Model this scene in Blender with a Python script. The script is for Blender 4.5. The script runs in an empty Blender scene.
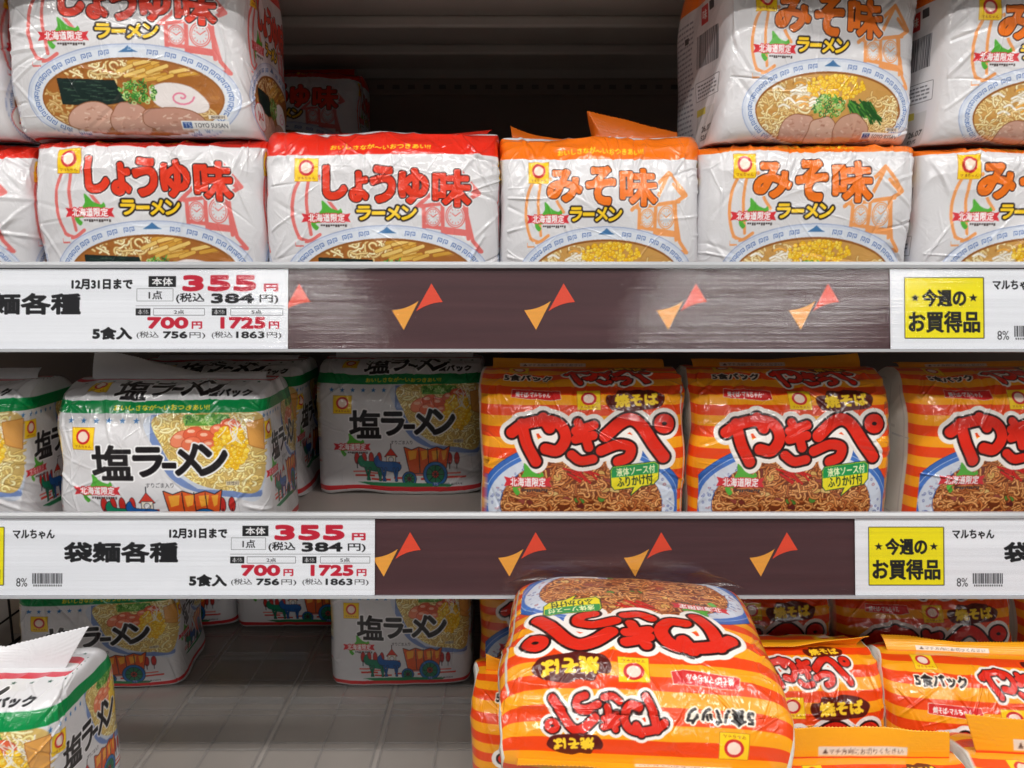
import bpy, math, random
import numpy as np
from mathutils import Matrix, Vector, Euler

# ------------------------------------------------------------------ printing
# Artwork is drawn with code on small colour canvases and carried by the vertices of each bag or card.
_GL = {}
def glyph_edges(s):
    """outline edges (N,4) of a string set in the built-in face, em units, y up"""
    if s in _GL: return _GL[s]
    cu = bpy.data.curves.new('t', 'FONT'); cu.body = s; cu.size = 1.0; cu.resolution_u = 4
    cu.fill_mode = 'BOTH'
    ob = bpy.data.objects.new('t', cu); bpy.context.scene.collection.objects.link(ob)
    dg = bpy.context.evaluated_depsgraph_get(); dg.update()
    ev = ob.evaluated_get(dg); me = ev.to_mesh()
    co = np.array([v.co[:2] for v in me.vertices], dtype=np.float64)
    cnt = {}
    for p in me.polygons:
        vs = list(p.vertices)
        for a, b in zip(vs, vs[1:] + vs[:1]):
            k = (a, b) if a < b else (b, a); cnt[k] = cnt.get(k, 0) + 1
    e = np.array([[*co[a], *co[b]] for (a, b), n in cnt.items() if n == 1])
    ev.to_mesh_clear(); bpy.data.objects.remove(ob); bpy.data.curves.remove(cu)
    _GL[s] = e
    return e

def raster(e, x0, y0, w, h):
    """even-odd fill of edges (px) into a bool mask whose corner is x0,y0"""
    acc = np.zeros((h, w + 1), np.int32)
    for ax, ay, bx, by in e:
        if ay == by: continue
        if ay > by: ax, ay, bx, by = bx, by, ax, ay
        r0 = max(int(math.ceil(ay - .5)), y0); r1 = min(int(math.ceil(by - .5)), y0 + h)
        if r1 <= r0: continue
        r = np.arange(r0, r1)
        x = ax + (r + .5 - ay) * (bx - ax) / (by - ay)
        c = np.clip(np.ceil(x - .5).astype(int) - x0, 0, w)
        np.add.at(acc, (r - y0, c), 1)
    return (np.cumsum(acc, 1)[:, :w] & 1).astype(bool)

def dilate(m, r):
    if r < .5: return m
    R = int(math.floor(r)); h, w = m.shape
    out = np.zeros_like(m)
    for dy in range(-R, R + 1):
        hw = int(math.sqrt(r * r - dy * dy))
        src = m[max(0, -dy):h - max(0, dy)]
        cs = np.concatenate([np.zeros((src.shape[0], hw + 1), np.int32), np.cumsum(src, 1, dtype=np.int32),], 1)
        cs = np.concatenate([cs, np.repeat(cs[:, -1:], hw, 1)], 1)
        d = (cs[:, 2 * hw + 1:2 * hw + 1 + w] - cs[:, :w]) > 0
        out[max(0, dy):max(0, dy) + d.shape[0]] |= d
    return out

def smooth_loop(pts, n=10):
    """closed Catmull-Rom through pts"""
    p = np.array(pts, float); N = len(p); out = []
    for i in range(N):
        a, b, c, d = p[i - 1], p[i], p[(i + 1) % N], p[(i + 2) % N]
        for t in np.linspace(0, 1, n, endpoint=False):
            out.append(.5 * ((2 * b) + (c - a) * t + (2 * a - 5 * b + 4 * c - d) * t * t + (3 * b - a - 3 * c + d) * t ** 3))
    return out

def smooth_line(pts, n=8):
    p = np.array(pts, float); p = np.vstack([2 * p[0] - p[1], p, 2 * p[-1] - p[-2]]); out = []
    for i in range(1, len(p) - 2):
        a, b, c, d = p[i - 1], p[i], p[i + 1], p[i + 2]
        for t in np.linspace(0, 1, n, endpoint=False):
            out.append(.5 * ((2 * b) + (c - a) * t + (2 * a - 5 * b + 4 * c - d) * t * t + (3 * b - a - 3 * c + d) * t ** 3))
    out.append(p[-2])
    return np.array(out)

class Canvas:
    def __init__(s, w, h, ppm=4, bg=(255, 255, 255)):
        s.w, s.h, s.ppm = w, h, ppm
        s.a = np.empty((int(round(h * ppm)), int(round(w * ppm)), 3), np.float32); s.a[:] = bg
        s.T = (1., 1., 0., 0.); s.clip = None
    def sub(s, ox, oy, sx=1., sy=None):
        s.T = (sx, sy or sx, ox, oy)
    def px(s, p):
        p = np.array(p, float); sx, sy, ox, oy = s.T
        return np.stack([(p[..., 0] * sx + ox) * s.ppm, (p[..., 1] * sy + oy) * s.ppm], -1)
    def k(s): return s.ppm * math.sqrt(abs(s.T[0] * s.T[1]))
    def put(s, m, x0, y0, col, al=1.):
        H, W = s.a.shape[:2]
        ya, yb, xa, xb = max(y0, 0), min(y0 + m.shape[0], H), max(x0, 0), min(x0 + m.shape[1], W)
        if ya >= yb or xa >= xb: return
        mm = m[ya - y0:yb - y0, xa - x0:xb - x0]
        if s.clip is not None: mm = mm & s.clip[ya:yb, xa:xb]
        v = s.a[ya:yb, xa:xb]
        v[mm] = v[mm] * (1 - al) + np.array(col, np.float32) * al
    def edges_mask(s, e, pad=2):
        x0 = int(math.floor(min(e[:, 0].min(), e[:, 2].min()))) - pad; y0 = int(math.floor(min(e[:, 1].min(), e[:, 3].min()))) - pad
        x1 = int(math.ceil(max(e[:, 0].max(), e[:, 2].max()))) + pad; y1 = int(math.ceil(max(e[:, 1].max(), e[:, 3].max()))) + pad
        return raster(e, x0, y0, x1 - x0, y1 - y0), x0, y0
    def loop_edges(s, pts):
        p = s.px(pts); q = np.roll(p, -1, 0)
        return np.concatenate([p, q], 1)
    def poly(s, pts, col, line=0, lcol=(0, 0, 0), al=1., smooth=False, holes=()):
        if smooth: pts = smooth_loop(pts)
        e = np.concatenate([s.loop_edges(pts)] + [s.loop_edges(h) for h in holes])
        r = line * s.k(); m, x0, y0 = s.edges_mask(e, int(r) + 3)
        if line: s.put(dilate(m, r), x0, y0, lcol, al)
        if col is not None: s.put(m, x0, y0, col, al)
    def rect(s, x0, y0, x1, y1, col, line=0, lcol=(0, 0, 0), al=1.):
        s.poly([(x0, y0), (x1, y0), (x1, y1), (x0, y1)], col, line, lcol, al)
    def ell(s, cx, cy, rx, ry, col, line=0, lcol=(0, 0, 0), rot=0, al=1., inner=None):
        t = np.linspace(0, 2 * np.pi, 64, endpoint=False); c, sn = math.cos(rot), math.sin(rot)
        f = lambda a, b: np.stack([cx + a * np.cos(t) * c - b * np.sin(t) * sn, cy + a * np.cos(t) * sn + b * np.sin(t) * c], 1)
        s.poly(f(rx, ry), col, line, lcol, al, holes=[f(*inner)] if inner else ())
    def ell_clip(s, cx, cy, rx, ry):
        sx, sy, ox, oy = s.T; H, W = s.a.shape[:2]
        y, x = np.mgrid[0:H, 0:W]
        return (((x / s.ppm - ox) / sx - cx) / rx) ** 2 + (((y / s.ppm - oy) / sy - cy) / ry) ** 2 < 1
    def poly_clip(s, pts):
        H, W = s.a.shape[:2]
        return raster(s.loop_edges(pts), 0, 0, W, H)
    def stroke_mask(s, lines, w, pad=0):
        r = w * s.k() / 2
        ps = [s.px(l) for l in lines]; al = np.concatenate(ps)
        P = int(r + pad) + 3
        x0, y0 = np.floor(al.min(0)).astype(int) - P; x1, y1 = np.ceil(al.max(0)).astype(int) + P
        yy, xx = np.mgrid[y0:y1, x0:x1]; yy = yy + .5; xx = xx + .5
        d = np.full(xx.shape, 1e9)
        for p in ps:
            for a, b in zip(p[:-1], p[1:]):
                ab = b - a; L = ab @ ab + 1e-9
                t = np.clip(((xx - a[0]) * ab[0] + (yy - a[1]) * ab[1]) / L, 0, 1)
                d = np.minimum(d, (xx - a[0] - t * ab[0]) ** 2 + (yy - a[1] - t * ab[1]) ** 2)
        return np.sqrt(d), x0, y0, r
    def stroke(s, pts, w, col, edge=0, ecol=(0, 0, 0), al=1.):
        d, x0, y0, r = s.stroke_mask([pts], w, edge * s.k())
        if edge: s.put(d < r + edge * s.k(), x0, y0, ecol, al)
        s.put(d < r, x0, y0, col, al)
    def strokes(s, lines, w, layers):
        """one lettering made of round brush strokes; layers: (extra radius, colour) from outside in"""
        d, x0, y0, r = s.stroke_mask(lines, w, max(l[0] for l in layers) * s.k())
        for ex, col in layers: s.put(d < r + ex * s.k(), x0, y0, col)
    def text(s, t, x0, y0, x1, y1, col, bold=0, outl=(), rot=0, shear=0, clipb=None):
        """t fitted to the box; outl: (extra radius, colour) from outside in"""
        e = glyph_edges(t)
        if not len(e): return
        q = np.concatenate([e[:, :2], e[:, 2:]]); q = q * (1, -1)
        q[:, 0] += -shear * q[:, 1]
        lo, hi = q.min(0), q.max(0)
        bx = bold
        q = (q - lo) / (hi - lo) * (max(x1 - x0 - 2 * bx, .1), max(y1 - y0 - 2 * bx, .1)) + (x0 + bx, y0 + bx)
        if rot:
            c = np.array([(x0 + x1) / 2, (y0 + y1) / 2]); cr, sr = math.cos(rot), math.sin(rot)
            q = (q - c) @ np.array([[cr, sr], [-sr, cr]]) + c
        p = s.px(q); n = len(e); pe = np.concatenate([p[:n], p[n:]], 1)
        k = s.k(); R = max([bold] + [bold + o[0] for o in outl]) * k
        m, a, b = s.edges_mask(pe, int(R) + 3)
        for ex, c in outl: s.put(dilate(m, (bold + ex) * k), a, b, c)
        if col is not None: s.put(dilate(m, bold * k), a, b, col)
    def chars(s, t, boxes, col, bold=0, outl=()):
        """glyph by glyph: all outlines first, then the faces"""
        for i in range(len(outl)):
            for ch, bx in zip(t, boxes):
                bo = bx[4] if len(bx) > 4 else bold
                s.text(ch, *bx[:4], None, bo, [outl[i]])
        for ch, bx in zip(t, boxes): s.text(ch, *bx[:4], col, bx[4] if len(bx) > 4 else bold)
    def done(s, f=2):
        H, W = s.a.shape[:2]; H -= H % f; W -= W % f
        o = s.a[:H, :W].reshape(H // f, f, W // f, f, 3).mean((1, 3))
        return np.clip(o, 0, 255).astype(np.float32), s.ppm / f

RED = (226, 52, 34); INK = (34, 24, 28); WHITE = (222, 221, 224); YEL = (250, 206, 40)
GREEN = (0, 140, 72); BLUE = (44, 118, 186)

def emblem_logo(c, x, y, w, h):
    c.rect(x, y, x + w, y + h, (250, 208, 30), .7, (190, 130, 40))
    cx, cy = x + w * .5, y + h * .42
    c.ell(cx, cy, w * .34, h * .35, (205, 40, 45)); c.ell(cx, cy, w * .24, h * .245, (248, 222, 205))
    c.text('マルちゃん', x + w * .1, y + h * .8, x + w * .9, y + h * .94, (150, 60, 30), .12)

def hokkaido(c, x, y, w, h, rib=(214, 48, 58)):
    X = lambda a: x + w * a; Y = lambda b: y + h * b
    c.poly([(X(.42), Y(.02)), (X(.5), Y(.1)), (X(.6), Y(.26)), (X(.74), Y(.34)), (X(.8), Y(.28)), (X(.83), Y(.42)), (X(.7), Y(.5)), (X(.62), Y(.66)), (X(.5), Y(.6)), (X(.4), Y(.62)), (X(.36), Y(.44)), (X(.42), Y(.28))],
           (86, 176, 60), smooth=True)
    c.poly([(X(.2), Y(.66)), (X(.34), Y(.62)), (X(.4), Y(.74)), (X(.28), Y(.78)), (X(.34), Y(.9)), (X(.28), Y(1)), (X(.2), Y(.86))], (86, 176, 60), smooth=True)
    c.poly([(X(0), Y(.44)), (X(.14), Y(.48)), (X(.5), Y(.5)), (X(.86), Y(.48)), (X(1), Y(.44)), (X(.95), Y(.58)), (X(1), Y(.74)), (X(.86), Y(.7)), (X(.5), Y(.72)), (X(.14), Y(.7)), (X(0), Y(.74)), (X(.05), Y(.58))], rib)
    c.text('北海道限定', X(.13), Y(.44), X(.88), Y(.73), (250, 246, 246), .35, [(.7, rib)])
    rs = random.Random(3)
    for i in range(11):                                  # a line of print too small to read
        a = .38 + i * .05
        c.rect(X(a), Y(.8), X(a + .035), Y(.8 + rs.choice([.06, .09])), (70, 60, 60))

def toyo(c, x, y, w, h, box=True):
    if box: c.rect(x, y, x + w, y + h, (244, 244, 244))
    c.rect(x + w * .03, y + h * .15, x + w * .22, y + h * .85, (40, 84, 160))
    c.text('TS', x + w * .05, y + h * .2, x + w * .2, y + h * .8, (240, 240, 250), .12)
    c.text('TOYO SUISAN', x + w * .27, y + h * .24, x + w * .97, y + h * .76, (44, 48, 60), .16)

def noodles(c, rs, box, n, w, cols, edge, L=16, curl=1.1):
    x0, y0, x1, y1 = box
    for _ in range(n):
        x, y = rs.uniform(x0, x1), rs.uniform(y0, y1); a = rs.uniform(0, 6.28); pts = [(x, y)]; tu = rs.uniform(-curl, curl)
        for i in range(6):
            a += tu + rs.uniform(-.5, .5)
            if rs.random() < .25: tu = -tu
            x += math.cos(a) * L / 6; y += math.sin(a) * L / 6 * .75; pts.append((x, y))
        col = rs.choice(cols); l = smooth_line(pts, 3)
        c.stroke(l, w, col, .32, edge)
        c.stroke(l - (0, w * .18), w * .3, [min(255, v + 26) for v in col])

def leaf_rings(c, rs, cx, cy, rx, ry, n):
    for _ in range(n):
        a = rs.uniform(0, 6.28); q = math.sqrt(rs.random())
        x, y = cx + rx * q * math.cos(a), cy + ry * q * math.sin(a)
        g = rs.choice([(64, 140, 52), (110, 176, 70), (160, 206, 110), (44, 104, 44), (196, 222, 150)])
        if rs.random() < .45: c.ell(x, y, 2.2, 1.7, g, inner=(1.1, .8), rot=rs.uniform(0, 3))
        else: c.stroke([(x, y), (x + rs.uniform(-3, 3), y + rs.uniform(-2.4, 2.4))], 1.3, g)

def meat(c, rs, cx, cy, rx, ry, rot, base=(206, 160, 140)):
    pts = []
    for i in range(12):
        a = i * math.pi / 6; q = rs.uniform(.9, 1.07); u, v = rx * q * math.cos(a), ry * q * math.sin(a)
        pts.append((cx + u * math.cos(rot) - v * math.sin(rot), cy + u * math.sin(rot) + v * math.cos(rot)))
    c.poly(pts, base, .9, (146, 92, 62), smooth=True)
    for _ in range(26):
        a = rs.uniform(0, 6.28); q = math.sqrt(rs.random()) * .8
        x, y = cx + rx * q * math.cos(a), cy + ry * q * math.sin(a)
        d = rs.choice([(224, 186, 166), (190, 138, 118), (232, 204, 186), (178, 124, 102)])
        c.stroke([(x, y), (x + rs.uniform(-4, 4), y + rs.uniform(-1.5, 1.5))], rs.uniform(.7, 1.6), d, al=.8)

def corn(c, rs, cx, cy, rx, ry, n, r=1.9):
    for _ in range(n):
        a = rs.uniform(0, 6.28); q = math.sqrt(rs.random())
        x, y = cx + rx * q * math.cos(a), cy + ry * q * math.sin(a)
        c.ell(x, y, r * rs.uniform(.8, 1.15), r * rs.uniform(.75, 1), rs.choice([(250, 204, 40), (244, 188, 24), (252, 220, 80)]), .3, (206, 140, 20))
        c.ell(x - .4, y - .5, r * .3, r * .25, (255, 238, 150))

def key_pattern(c, cx, cy, rx, ry, a0, a1, n, col):
    for a in np.linspace(a0, a1, n):
        x, y = cx + rx * math.cos(a), cy + ry * math.sin(a); t = math.atan2(ry * math.cos(a), -rx * math.sin(a))
        u = np.array([math.cos(t), math.sin(t)]); v = np.array([-u[1], u[0]]); o = np.array([x, y])
        f = lambda *q: [o + u * i + v * j for i, j in q]
        c.stroke(f((-4.4, 2), (-4.4, -2), (-1, -2), (-1, 1), (-2.8, 1), (-2.8, -.4)), .75, col)
        c.stroke(f((.8, 2), (.8, -2), (4.4, -2), (4.4, 1), (2.6, 1), (2.6, -.4)), .75, col)

def ramen_bowl(c, kind, seed):
    """front photograph of shoyu / miso: bowl centred on 108,114"""
    rs = random.Random(seed); cx, cy = 106, 113
    rim = (208, 216, 232); blu = (92, 122, 182)
    c.ell(cx, cy, 93, 47, rim, .8, (150, 166, 204)); c.ell(cx, cy, 90, 44.5, (222, 228, 238))
    key_pattern(c, cx, cy, 85, 40.6, math.pi * 1.05, math.pi * 1.42, 7, blu); key_pattern(c, cx, cy, 85, 40.6, math.pi * 1.58, math.pi * 1.95, 7, blu)
    key_pattern(c, cx, cy, 85, 40.6, math.pi * .02, math.pi * .3, 5, blu); key_pattern(c, cx, cy, 85, 40.6, math.pi * .7, math.pi * .98, 5, blu)
    c.poly([(cx - 9, 73), (cx - 3, 69.5), (cx, 67), (cx + 5, 71), (cx + 9, 73)], (70, 120, 170))
    c.ell(cx, cy + 1, 80, 36.5, (150, 92, 40)); 
    br = (170, 106, 48) if kind == 'shoyu' else (206, 156, 84)
    c.ell(cx, cy + 1.5, 78.5, 35, br)
    c.clip = c.ell_clip(cx, cy + 1.5, 78.5, 35)
    for _ in range(60):
        c.ell(rs.uniform(28, 184), rs.uniform(80, 148), rs.uniform(1, 7), rs.uniform(.6, 2), rs.choice([(196, 134, 66), (146, 88, 36), (214, 160, 92)]), al=.5)
    nd = [(238, 218, 160), (230, 204, 140), (246, 230, 184), (220, 188, 120)]; ne = (168, 116, 56)
    if kind == 'shoyu':
        noodles(c, rs, (50, 80, 112, 96), 34, 1.7, nd, ne); noodles(c, rs, (26, 108, 60, 146), 50, 1.8, [(206, 172, 112), (190, 150, 88), (216, 186, 130)], ne); noodles(c, rs, (158, 122, 184, 146), 34, 1.8, [(206, 172, 112), (190, 150, 88), (216, 186, 130)], ne)
        for i in range(22):
            x, y = rs.uniform(96, 150), rs.uniform(82, 98)
            c.stroke([(x, y), (x + rs.uniform(10, 18), y - rs.uniform(2, 7))], 3.2, rs.choice([(226, 180, 84), (212, 158, 62), (238, 202, 116)]), .35, (160, 104, 36))
        c.poly([(42, 96), (92, 98), (98, 116), (74, 120), (44, 118)], (26, 44, 40), .5, (12, 22, 22))
        for _ in range(40):
            x, y = rs.uniform(44, 88), rs.uniform(98, 116); c.stroke([(x, y), (x + rs.uniform(3, 9), y + rs.uniform(-.6, 1))], .6, rs.choice([(52, 78, 66), (14, 26, 26), (72, 98, 80)]))
        c.poly([(122, 106), (136, 100), (158, 104), (172, 118), (166, 126), (140, 124), (126, 118)], (240, 232, 230), .6, (196, 170, 160), smooth=True)
        sp = [(149 + (11 - .55 * i) * math.cos(i * .45), 112.5 + (7.5 - .38 * i) * math.sin(i * .45)) for i in range(20)]
        c.stroke(sp, 1.5, (232, 132, 160))
        meat(c, rs, 68, 132, 21, 15, -.2, (212, 168, 150)); meat(c, rs, 102, 134, 19, 17, .1, (206, 158, 140)); meat(c, rs, 142, 134, 29, 13, .12, (198, 148, 130))
        leaf_rings(c, rs, 111, 108, 17, 10, 120)
    else:
        noodles(c, rs, (28, 88, 80, 148), 150, 1.8, nd, ne); noodles(c, rs, (150, 100, 186, 148), 110, 1.8, nd, ne)
        for i in range(26):
            x, y = rs.uniform(44, 92), rs.uniform(90, 112)
            c.stroke(smooth_line([(x, y), (x + 5, y - 2), (x + 11, y + rs.uniform(-3, 3))], 4), 2, rs.choice([(244, 238, 220), (250, 246, 234), (236, 170, 70)]), .3, (190, 160, 110))
        corn(c, rs, 112, 92, 32, 11, 150)
        for i in range(40):
            x, y = rs.uniform(124, 150), rs.uniform(102, 112)
            c.stroke([(x, y), (x + rs.uniform(8, 22), y + rs.uniform(8, 20))], 1.7, rs.choice([(50, 110, 44), (84, 150, 58), (36, 86, 36)]))
        meat(c, rs, 72, 132, 19, 14, -.3, (204, 160, 142)); meat(c, rs, 100, 136, 17, 16, .2, (212, 172, 152)); meat(c, rs, 132, 134, 20, 17, .15, (204, 160, 138))
        leaf_rings(c, rs, 104, 110, 18, 10, 120)
    c.clip = None
    toyo(c, 146, 133, 42, 8); c.rect(171, 128, 187, 131.5, (236, 226, 210)); c.text('調理例', 173, 128.4, 185, 131.2, (60, 50, 46), .08)

def pale_drawings(c, col):
    """line drawing of a melon and corn at the left, clock tower at the right"""
    for l in ([(28, 22), (22, 36), (20, 56), (25, 76), (33, 80)], [(36, 20), (33, 44), (36, 74)], [(46, 20), (52, 40), (60, 52)], [(25, 77), (34, 80), (44, 74)]):
        c.stroke(smooth_line(l, 5), 3.0, col)
    for x in (22, 28, 35): c.rect(x, 80 + (x % 3), x + 5, 84 + (x % 3), None, .5, col)
    c.rect(22, 80, 30, 84, WHITE); c.rect(29, 82, 37, 86, WHITE)
    for l in ([(132, 50), (150, 34), (172, 14), (190, 36), (176, 44), (184, 80), (192, 90), (160, 86)],
              [(140, 48), (140, 84)], [(157, 42), (157, 80)], [(178, 44), (180, 78)], [(138, 48), (182, 42)], [(140, 66), (182, 72)], [(172, 14), (158, 40)], [(176, 26), (186, 36)], [(146, 86), (160, 72), (180, 74)]):
        c.stroke(l, 3.6, col)
    for x, y, r in ((148.5, 58, 6.6), (168.5, 57, 8)):
        c.ell(x, y, r, r * 1.25, WHITE, 1.2, col); c.ell(x, y, r * .82, r * 1.04, WHITE, .8, col)
        for a in range(12):
            A = a * math.pi / 6; c.stroke([(x + r * .58 * math.cos(A), y + r * .74 * math.sin(A)), (x + r * .7 * math.cos(A), y + r * .9 * math.sin(A))], .7, col)
        c.stroke([(x - r * .35, y - r * .3), (x, y), (x + r * .5, y - r * .4)], .9, col)

def front_white(c, kind, seed=1):
    """front panel, 200 wide, 0 = top fold, 145 = bottom fold"""
    red = kind == 'shoyu'
    main = (232, 62, 36) if red else (242, 120, 30); pale = (226, 116, 112) if red else (240, 160, 96)
    pale_drawings(c, pale)
    ramen_bowl(c, kind, seed)
    emblem_logo(c, 23, 3, 21, 21.5)
    if red:
        c.chars('しょうゆ味', [(48, 9, 71, 42, 2.2), (72, 15, 90, 44, 2.0), (91, 10, 115, 45, 2.2), (117, 13, 145, 46, 2.0), (148, 14, 183, 49, 1.6)], main, 2, [(1.9, (250, 246, 246)), (1.0, INK)])
    else:
        c.chars('みそ味', [(42, 10, 80, 43, 2.2), (83, 7, 115, 46, 2.3), (119, 9, 159, 47, 1.8)], main, 2, [(1.9, (250, 246, 246)), (1.0, INK)])
    dx = 78 if red else 66
    c.chars('ラーメン', [(dx, 47, dx + 14, 61), (dx + 14, 52, dx + 27, 56), (dx + 27, 47, dx + 41, 61), (dx + 41, 47, dx + 56, 61)], YEL, .9, [(1.5, INK)])
    hokkaido(c, 28 if red else 21, 42, 45, 28)

def back_print(c, W, D, H):
    """small print, table and bar code of a back or side panel"""
    rs = random.Random(5)
    for i in range(10):
        y = 20 + i * 9.5
        x = 8
        while x < W - 12:
            w = rs.uniform(3, 8); c.rect(x, y, min(x + w, W - 8), y + 1.6, (176, 176, 180)); x += w + 1.6

def side_white_right(c, kind, seed):
    """narrow repeat of the front on the gusset, 100 wide"""
    sx, sy, ox, oy = c.T
    c.T = (sx * .5, sy, ox, oy)
    front_white(c, kind, seed); c.ell(44, 124, 24, 13, (240, 240, 240), 1.2, (206, 60, 60)); c.text('JAS', 30, 119, 58, 129, (206, 60, 60), .5)
    c.T = (sx, sy, ox, oy)

def side_white_left(c, kind):
    rs = random.Random(8)
    c.rect(58, 4, 70, 22, (200, 60, 60)); c.text('味', 60, 8, 68, 18, (240, 240, 240), .3); c.rect(73, 4, 80, 12, None, .5, (60, 60, 64))
    x = 50
    while x < 86:
        w = rs.uniform(.5, 1.5); c.rect(x, 30, x + w, 62, (58, 58, 66)); x += w + rs.uniform(.5, 1.3)
    c.rect(48, 76, 88, 94, (226, 226, 230), .5, (70, 70, 74))
    for i in range(4):
        x = 51
        while x < 82: w = rs.uniform(2, 5); c.rect(x, 79 + i * 3.6, x + w, 80.6 + i * 3.6, (110, 110, 116)); x += w + 1
    c.rect(50, 104, 84, 140, (206, 206, 206)); c.rect(50, 103, 68, 110, (206, 196, 90)); c.text('26.07', 62, 122, 82, 128, (60, 60, 60), .3); c.text('52/5', 62, 131, 76, 137, (70, 70, 70), .3)
    for i in range(24):
        x = 10
        while x < 40: w = rs.uniform(2, 6); c.rect(x, 10 + i * 5.2, x + w, 12 + i * 5.2, (150, 150, 160)); x += w + 1.2
    c.rect(26, 24, 33, 30, (70, 70, 74)); c.rect(4, 60, 8, 140, (180, 190, 110))

def art_white(kind):
    W, D, H = 200, 100, 145; c = Canvas(2 * W + 2 * D, H + D, 4, WHITE); f = D / 2
    band = (228, 44, 26) if kind == 'shoyu' else (242, 118, 20)
    for ox, wd in ((0, W), (W + D, W)):
        c.sub(ox, f); front_white(c, kind, 11)
    c.sub(W, f); side_white_right(c, kind, 12)
    c.sub(2 * W + D, f)
    if kind == 'shoyu': side_white_right(c, kind, 13)
    else: side_white_left(c, kind)
    c.sub(0, 0)
    c.rect(0, f - 30, 2 * W + 2 * D, f - .6, band)
    c.rect(0, 0, 2 * W + 2 * D, 6, band)
    for ox in (0, W + D):
        c.text('おいしさなが〜いおつきあい!!', ox + 54, f - 12.5, ox + 146, f - 6, (250, 214, 50), .3)
    c.rect(0, f + H + 14, 2 * W + 2 * D, f + H + 20, band)
    return dict(W=W, D=D, H=H, img=c.done())

def shio_title(c, x, y, w, outl=((1.5, (246, 246, 248)),)):
    k = w / 125.
    bx = [(0, 3, 38, 36, 1.15), (38, 6, 66, 34, 1.5), (64, 21, 78, 27, 1.4), (76, 4, 101, 34, 1.5), (97, 5, 125, 35, 1.7)]
    b = [(x + p[0] * k, y + p[1] * k - p[0] * k * .03, x + p[2] * k, y + p[3] * k - p[0] * k * .03, p[4] * k) for p in bx]
    c.chars('塩ラーメン', b, (26, 22, 26), 1, [(o[0] * k, o[1]) for o in outl])

def carriage(c, x, y):
    """printed scene: horses drawing a covered wagon in front of a clock tower"""
    X = lambda a: x + a; Y = lambda b: y + b
    L = (30, 30, 40); red = (214, 60, 44)
    for a, b in ((2, 34), (20, 38), (46, 36), (76, 37), (104, 35)): c.rect(X(a), Y(b), X(a + 22), Y(b + 2.2), red)
    for a, b in ((0, 30), (14, 31.5), (60, 33), (100, 31)): c.rect(X(a), Y(b), X(a + 20), Y(b + 1.6), (226, 110, 96))
    for a in (5, 13, 21, 30, 108, 116):
        c.ell(X(a), Y(16), 2.6, 6.4, (196, 50, 44), .5, L); c.stroke([(X(a), Y(20)), (X(a), Y(27))], .9, L)
    c.poly([(X(36), Y(14)), (X(43), Y(5)), (X(50), Y(14))], red, .5, L); c.rect(X(38), Y(13), X(48), Y(22), (236, 226, 210), .5, L); c.ell(X(43), Y(17), 2.6, 2.6, WHITE, .5, L)
    c.stroke([(X(43), Y(5)), (X(43), Y(0))], .9, L); c.rect(X(33), Y(20), X(53), Y(28), red, .4, L)
    for hx, col in ((6, (24, 130, 96)), (24, (32, 96, 170))):
        c.poly([(X(hx), Y(18)), (X(hx + 4), Y(13)), (X(hx + 8), Y(19)), (X(hx + 24), Y(20)), (X(hx + 30), Y(24)), (X(hx + 26), Y(30)), (X(hx + 12), Y(29)), (X(hx + 6), Y(26)), (X(hx + 2), Y(24))], col, .6, L, smooth=True)
        for q, r in ((8, 4), (13, -3), (22, 3), (26, -2)): c.stroke([(X(hx + q), Y(27)), (X(hx + q + r * .5), Y(34)), (X(hx + q + r), Y(40))], 1.9, col, .4, L)
    c.poly([(X(58), Y(4)), (X(66), Y(7)), (X(74), Y(4)), (X(84), Y(7)), (X(94), Y(4)), (X(102), Y(7)), (X(108), Y(3)), (X(103), Y(32)), (X(64), Y(32))], (224, 92, 40), .9, L)
    for a, b in ((62, 72), (76, 84), (88, 97), (99, 105)): c.poly([(X(a), Y(8)), (X(b), Y(7)), (X(b - 1.5), Y(16)), (X(a + 1.5), Y(18))], (246, 170, 60))
    for a in (74, 84, 94): c.stroke([(X(a), Y(5)), (X(a + 1), Y(31))], .8, L)
    for cx, cy, r in ((92, 33, 13), (63, 38, 7.5)):
        c.ell(X(cx), Y(cy), r, r, (30, 110, 180), .8, L); c.ell(X(cx), Y(cy), r * .74, r * .74, (24, 120, 80), .6, L); c.ell(X(cx), Y(cy), r * .28, r * .28, (210, 70, 50), .5, L)
        for i in range(8): A = i * math.pi / 4; c.stroke([(X(cx), Y(cy)), (X(cx + r * .72 * math.cos(A)), Y(cy + r * .72 * math.sin(A)))], .8, L)
    c.poly([(X(4), Y(43)), (X(60), Y(42)), (X(112), Y(44)), (X(108), Y(46.5)), (X(20), Y(47))], (30, 130, 80))

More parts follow.
